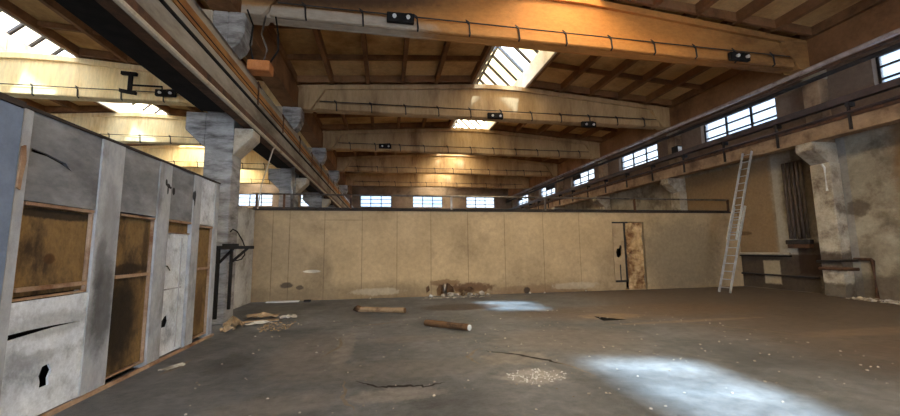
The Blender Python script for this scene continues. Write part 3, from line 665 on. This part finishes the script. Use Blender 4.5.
def crumple(name, loc, sx, sy, h, m, seed, label, cat, rz):
    rnd = random.Random(seed); n = 7; mb = MB()
    g = [[mb.bm.verts.new((sx*(i/(n-1)-.5)*rnd.uniform(.85,1.1), sy*(j/(n-1)-.5)*rnd.uniform(.85,1.1), .01 + h*rnd.random()*(1-abs(i/(n-1)-.5)) )) for i in range(n)] for j in range(n)]
    for j in range(n-1):
        for i in range(n-1): mb.bm.faces.new((g[j][i], g[j][i+1], g[j+1][i+1], g[j+1][i]))
    e = bmesh.ops.extrude_face_region(mb.bm, geom=list(mb.bm.faces))
    bmesh.ops.translate(mb.bm, verts=[v for v in e['geom'] if isinstance(v, bmesh.types.BMVert)], vec=(0,0,.012))
    o = mb.build(name, m, None); o.location = loc; o.rotation_euler.z = rz
    return tag(o, label, cat)
crumple('cardboard_scrap', (-3.2,8.72,0), .36,.36,.24, M['card'], 1, 'crumpled tan cardboard heap against the foot of the column', 'cardboard', .3)
crumple('cardboard_scrap', (-2.95,9.85,0), .7,.36,.1, M['card'], 2, 'flattened brown cardboard at the back of the scrap heap', 'cardboard', .1)
crumple('cardboard_scrap', (-3.15,8.3,0), .24,.22,.12, M['card'], 3, 'small torn cardboard at the partition side of the scrap heap', 'cardboard', .8)
crumple('paper_scrap', (-2.75,8.95,0), .5,.2,.06, M['paper'], 4, 'grey paper sheet lying in front of the scrap heap', 'paper', .4)
crumple('paper_scrap', (-2.3,9.6,0), .36,.26,.08, M['paper'], 5, 'pale paper sheet at the outer right end of the scrap heap', 'paper', .2)
for (x,y,l,rz,lb) in ((-2.85,9.3,.8,.2,'longer grey plank lying across the scrap heap'), (-3.22,9.02,.3,-.3,'short grey plank beside the column')):
    o = MB().box(-l/2,-.05,.0,l/2,.05,.03).build('plank', M['log'], None); o.location = (x,y,.001); o.rotation_euler.z = rz; tag(o, lb, 'plank')
crumple('paper_scrap', (-2.9,5.9,0), .12,.3,.02, M['paper'], 6, 'grey paper strip on the floor before the blackened doorway', 'paper', -.4)
# debris at the broken foot of the back wall
for i, (x,z,s,m,l,cat) in enumerate([(2.16,.0,.1,'rubble','pale plaster lump at the broken wall foot, left one','plaster lump'), (2.62,.0,.12,'card','yellowish plaster lump below the broken wall patch','plaster lump'), (3.28,.0,.1,'rubble','white plaster slab leaning at the right of the broken wall patch','plaster lump'), (1.5,.0,.06,'dust','small white plaster bit left of the broken patch','plaster lump')]):
    o = MB().chunk((0,0,s*.8), s, 20+i, (1.4,.8,1)).build('plaster_lump', M[m], None); o.location = (x, YW-.2, 0); tag(o, l, cat)
for i, (x, s_) in enumerate([(1.62,.05),(1.95,.07),(2.4,.08),(2.88,.09),(3.1,.06),(3.5,.05),(5.05,.05),(5.6,.04),(-.5,.04),(7.2,.05)]):
    o = MB().chunk((0,0,s_*.6), s_, 60+i, (1.5,.7,.9)).build('plaster_bit', M['rubble'], None); o.location = (x, YW-.16, 0)
    tag(o, 'small broken plaster bit lying along the foot of the back wall', 'plaster bit', 'plaster bits at the back wall foot')
o = MB().tube([(0,0,0),(0,0,.42)], .07, 10).build('pipe_end', M['steel'], None, 0, True); o.location = (2.02, YW+.04, .0); tag(o, 'short grey pipe standing in the broken wall foot', 'pipe')
def scatter(name, n, fx, smin, smax, m, label, cat, seed):
    rnd = random.Random(seed); mb = MB()
    for i in range(n):
        x, y = fx(rnd); s = rnd.uniform(smin, smax)
        mb.chunk((x, y, s*.4), s, seed*1000+i, (1.2,.9,.6))
    return tag(mb.build(name, M[m], None), label, cat, kind='stuff')
def blob(cx, cy, rx, ry):
    def f(r):
        a = r.random()*6.283; k = r.random()**.6; return cx+math.cos(a)*k*rx, cy+math.sin(a)*k*ry
    return f
scatter('plaster_crumbs', 150, blob(1.88,4.6,.4,.26), .004, .013, 'dust', 'white plaster crumbs strewn in the middle of the floor', 'crumbs', 11)
scatter('rubble', 220, lambda r: (XW-.25-.5*r.random()**2, r.uniform(6.5,9.0)), .015, .07, 'rubble', 'pale rubble along the foot of the right wall', 'rubble', 12)
scatter('plaster_rubble', 200, lambda r: (r.uniform(1.2,3.6), YW-.42-.25*r.random()**2), .01, .035, 'rubble', 'plaster rubble along the broken foot of the back wall', 'rubble', 13)
scatter('scrap_litter', 140, lambda r: (r.uniform(-2.6,-2.0), r.uniform(8.1,9.1)), .008, .025, 'card', 'brown litter scattered in front of the scrap heap by the column', 'litter', 14)
scatter('floor_grit', 300, lambda r: (r.uniform(-2.5,7), 3.2+6*r.random()), .006, .02, 'rubble', 'loose grit scattered over the bare floor', 'grit', 15)

# ------------------------------------------------------------------ light
w = bpy.data.worlds.new('world'); S.world = w; w.use_nodes = True
nt = w.node_tree; N = nt.nodes; L = nt.links; bg = N['Background']
tc = N.new('ShaderNodeTexCoord'); nz = N.new('ShaderNodeTexNoise'); nz.inputs['Scale'].default_value = 3.5; nz.inputs['Detail'].default_value = 6
L.new(tc.outputs['Generated'], nz.inputs['Vector'])
cr = N.new('ShaderNodeValToRGB'); cr.color_ramp.elements[0].position = .42; cr.color_ramp.elements[0].color = (.42,.62,.95,1); cr.color_ramp.elements[1].position = .58; cr.color_ramp.elements[1].color = (.95,.98,1,1)
L.new(nz.outputs[0], cr.inputs[0]); L.new(cr.outputs[0], bg.inputs[0]); bg.inputs[1].default_value = 7.0
sun = bpy.data.lights.new('sun', 'SUN'); so = bpy.data.objects.new('sun', sun); COL.objects.link(so)
sun.energy = 10; sun.angle = math.radians(3.2); sun.color = (.6,.83,1)
so.rotation_euler = Vector((-.21,.3,-1)).to_track_quat('-Z','Y').to_euler()
S.view_settings.view_transform = 'Standard'; S.view_settings.look = 'None'; S.view_settings.gamma = 1; S.view_settings.use_curve_mapping = False
S.view_settings.exposure = 1.1
S.cycles.diffuse_bounces = 5
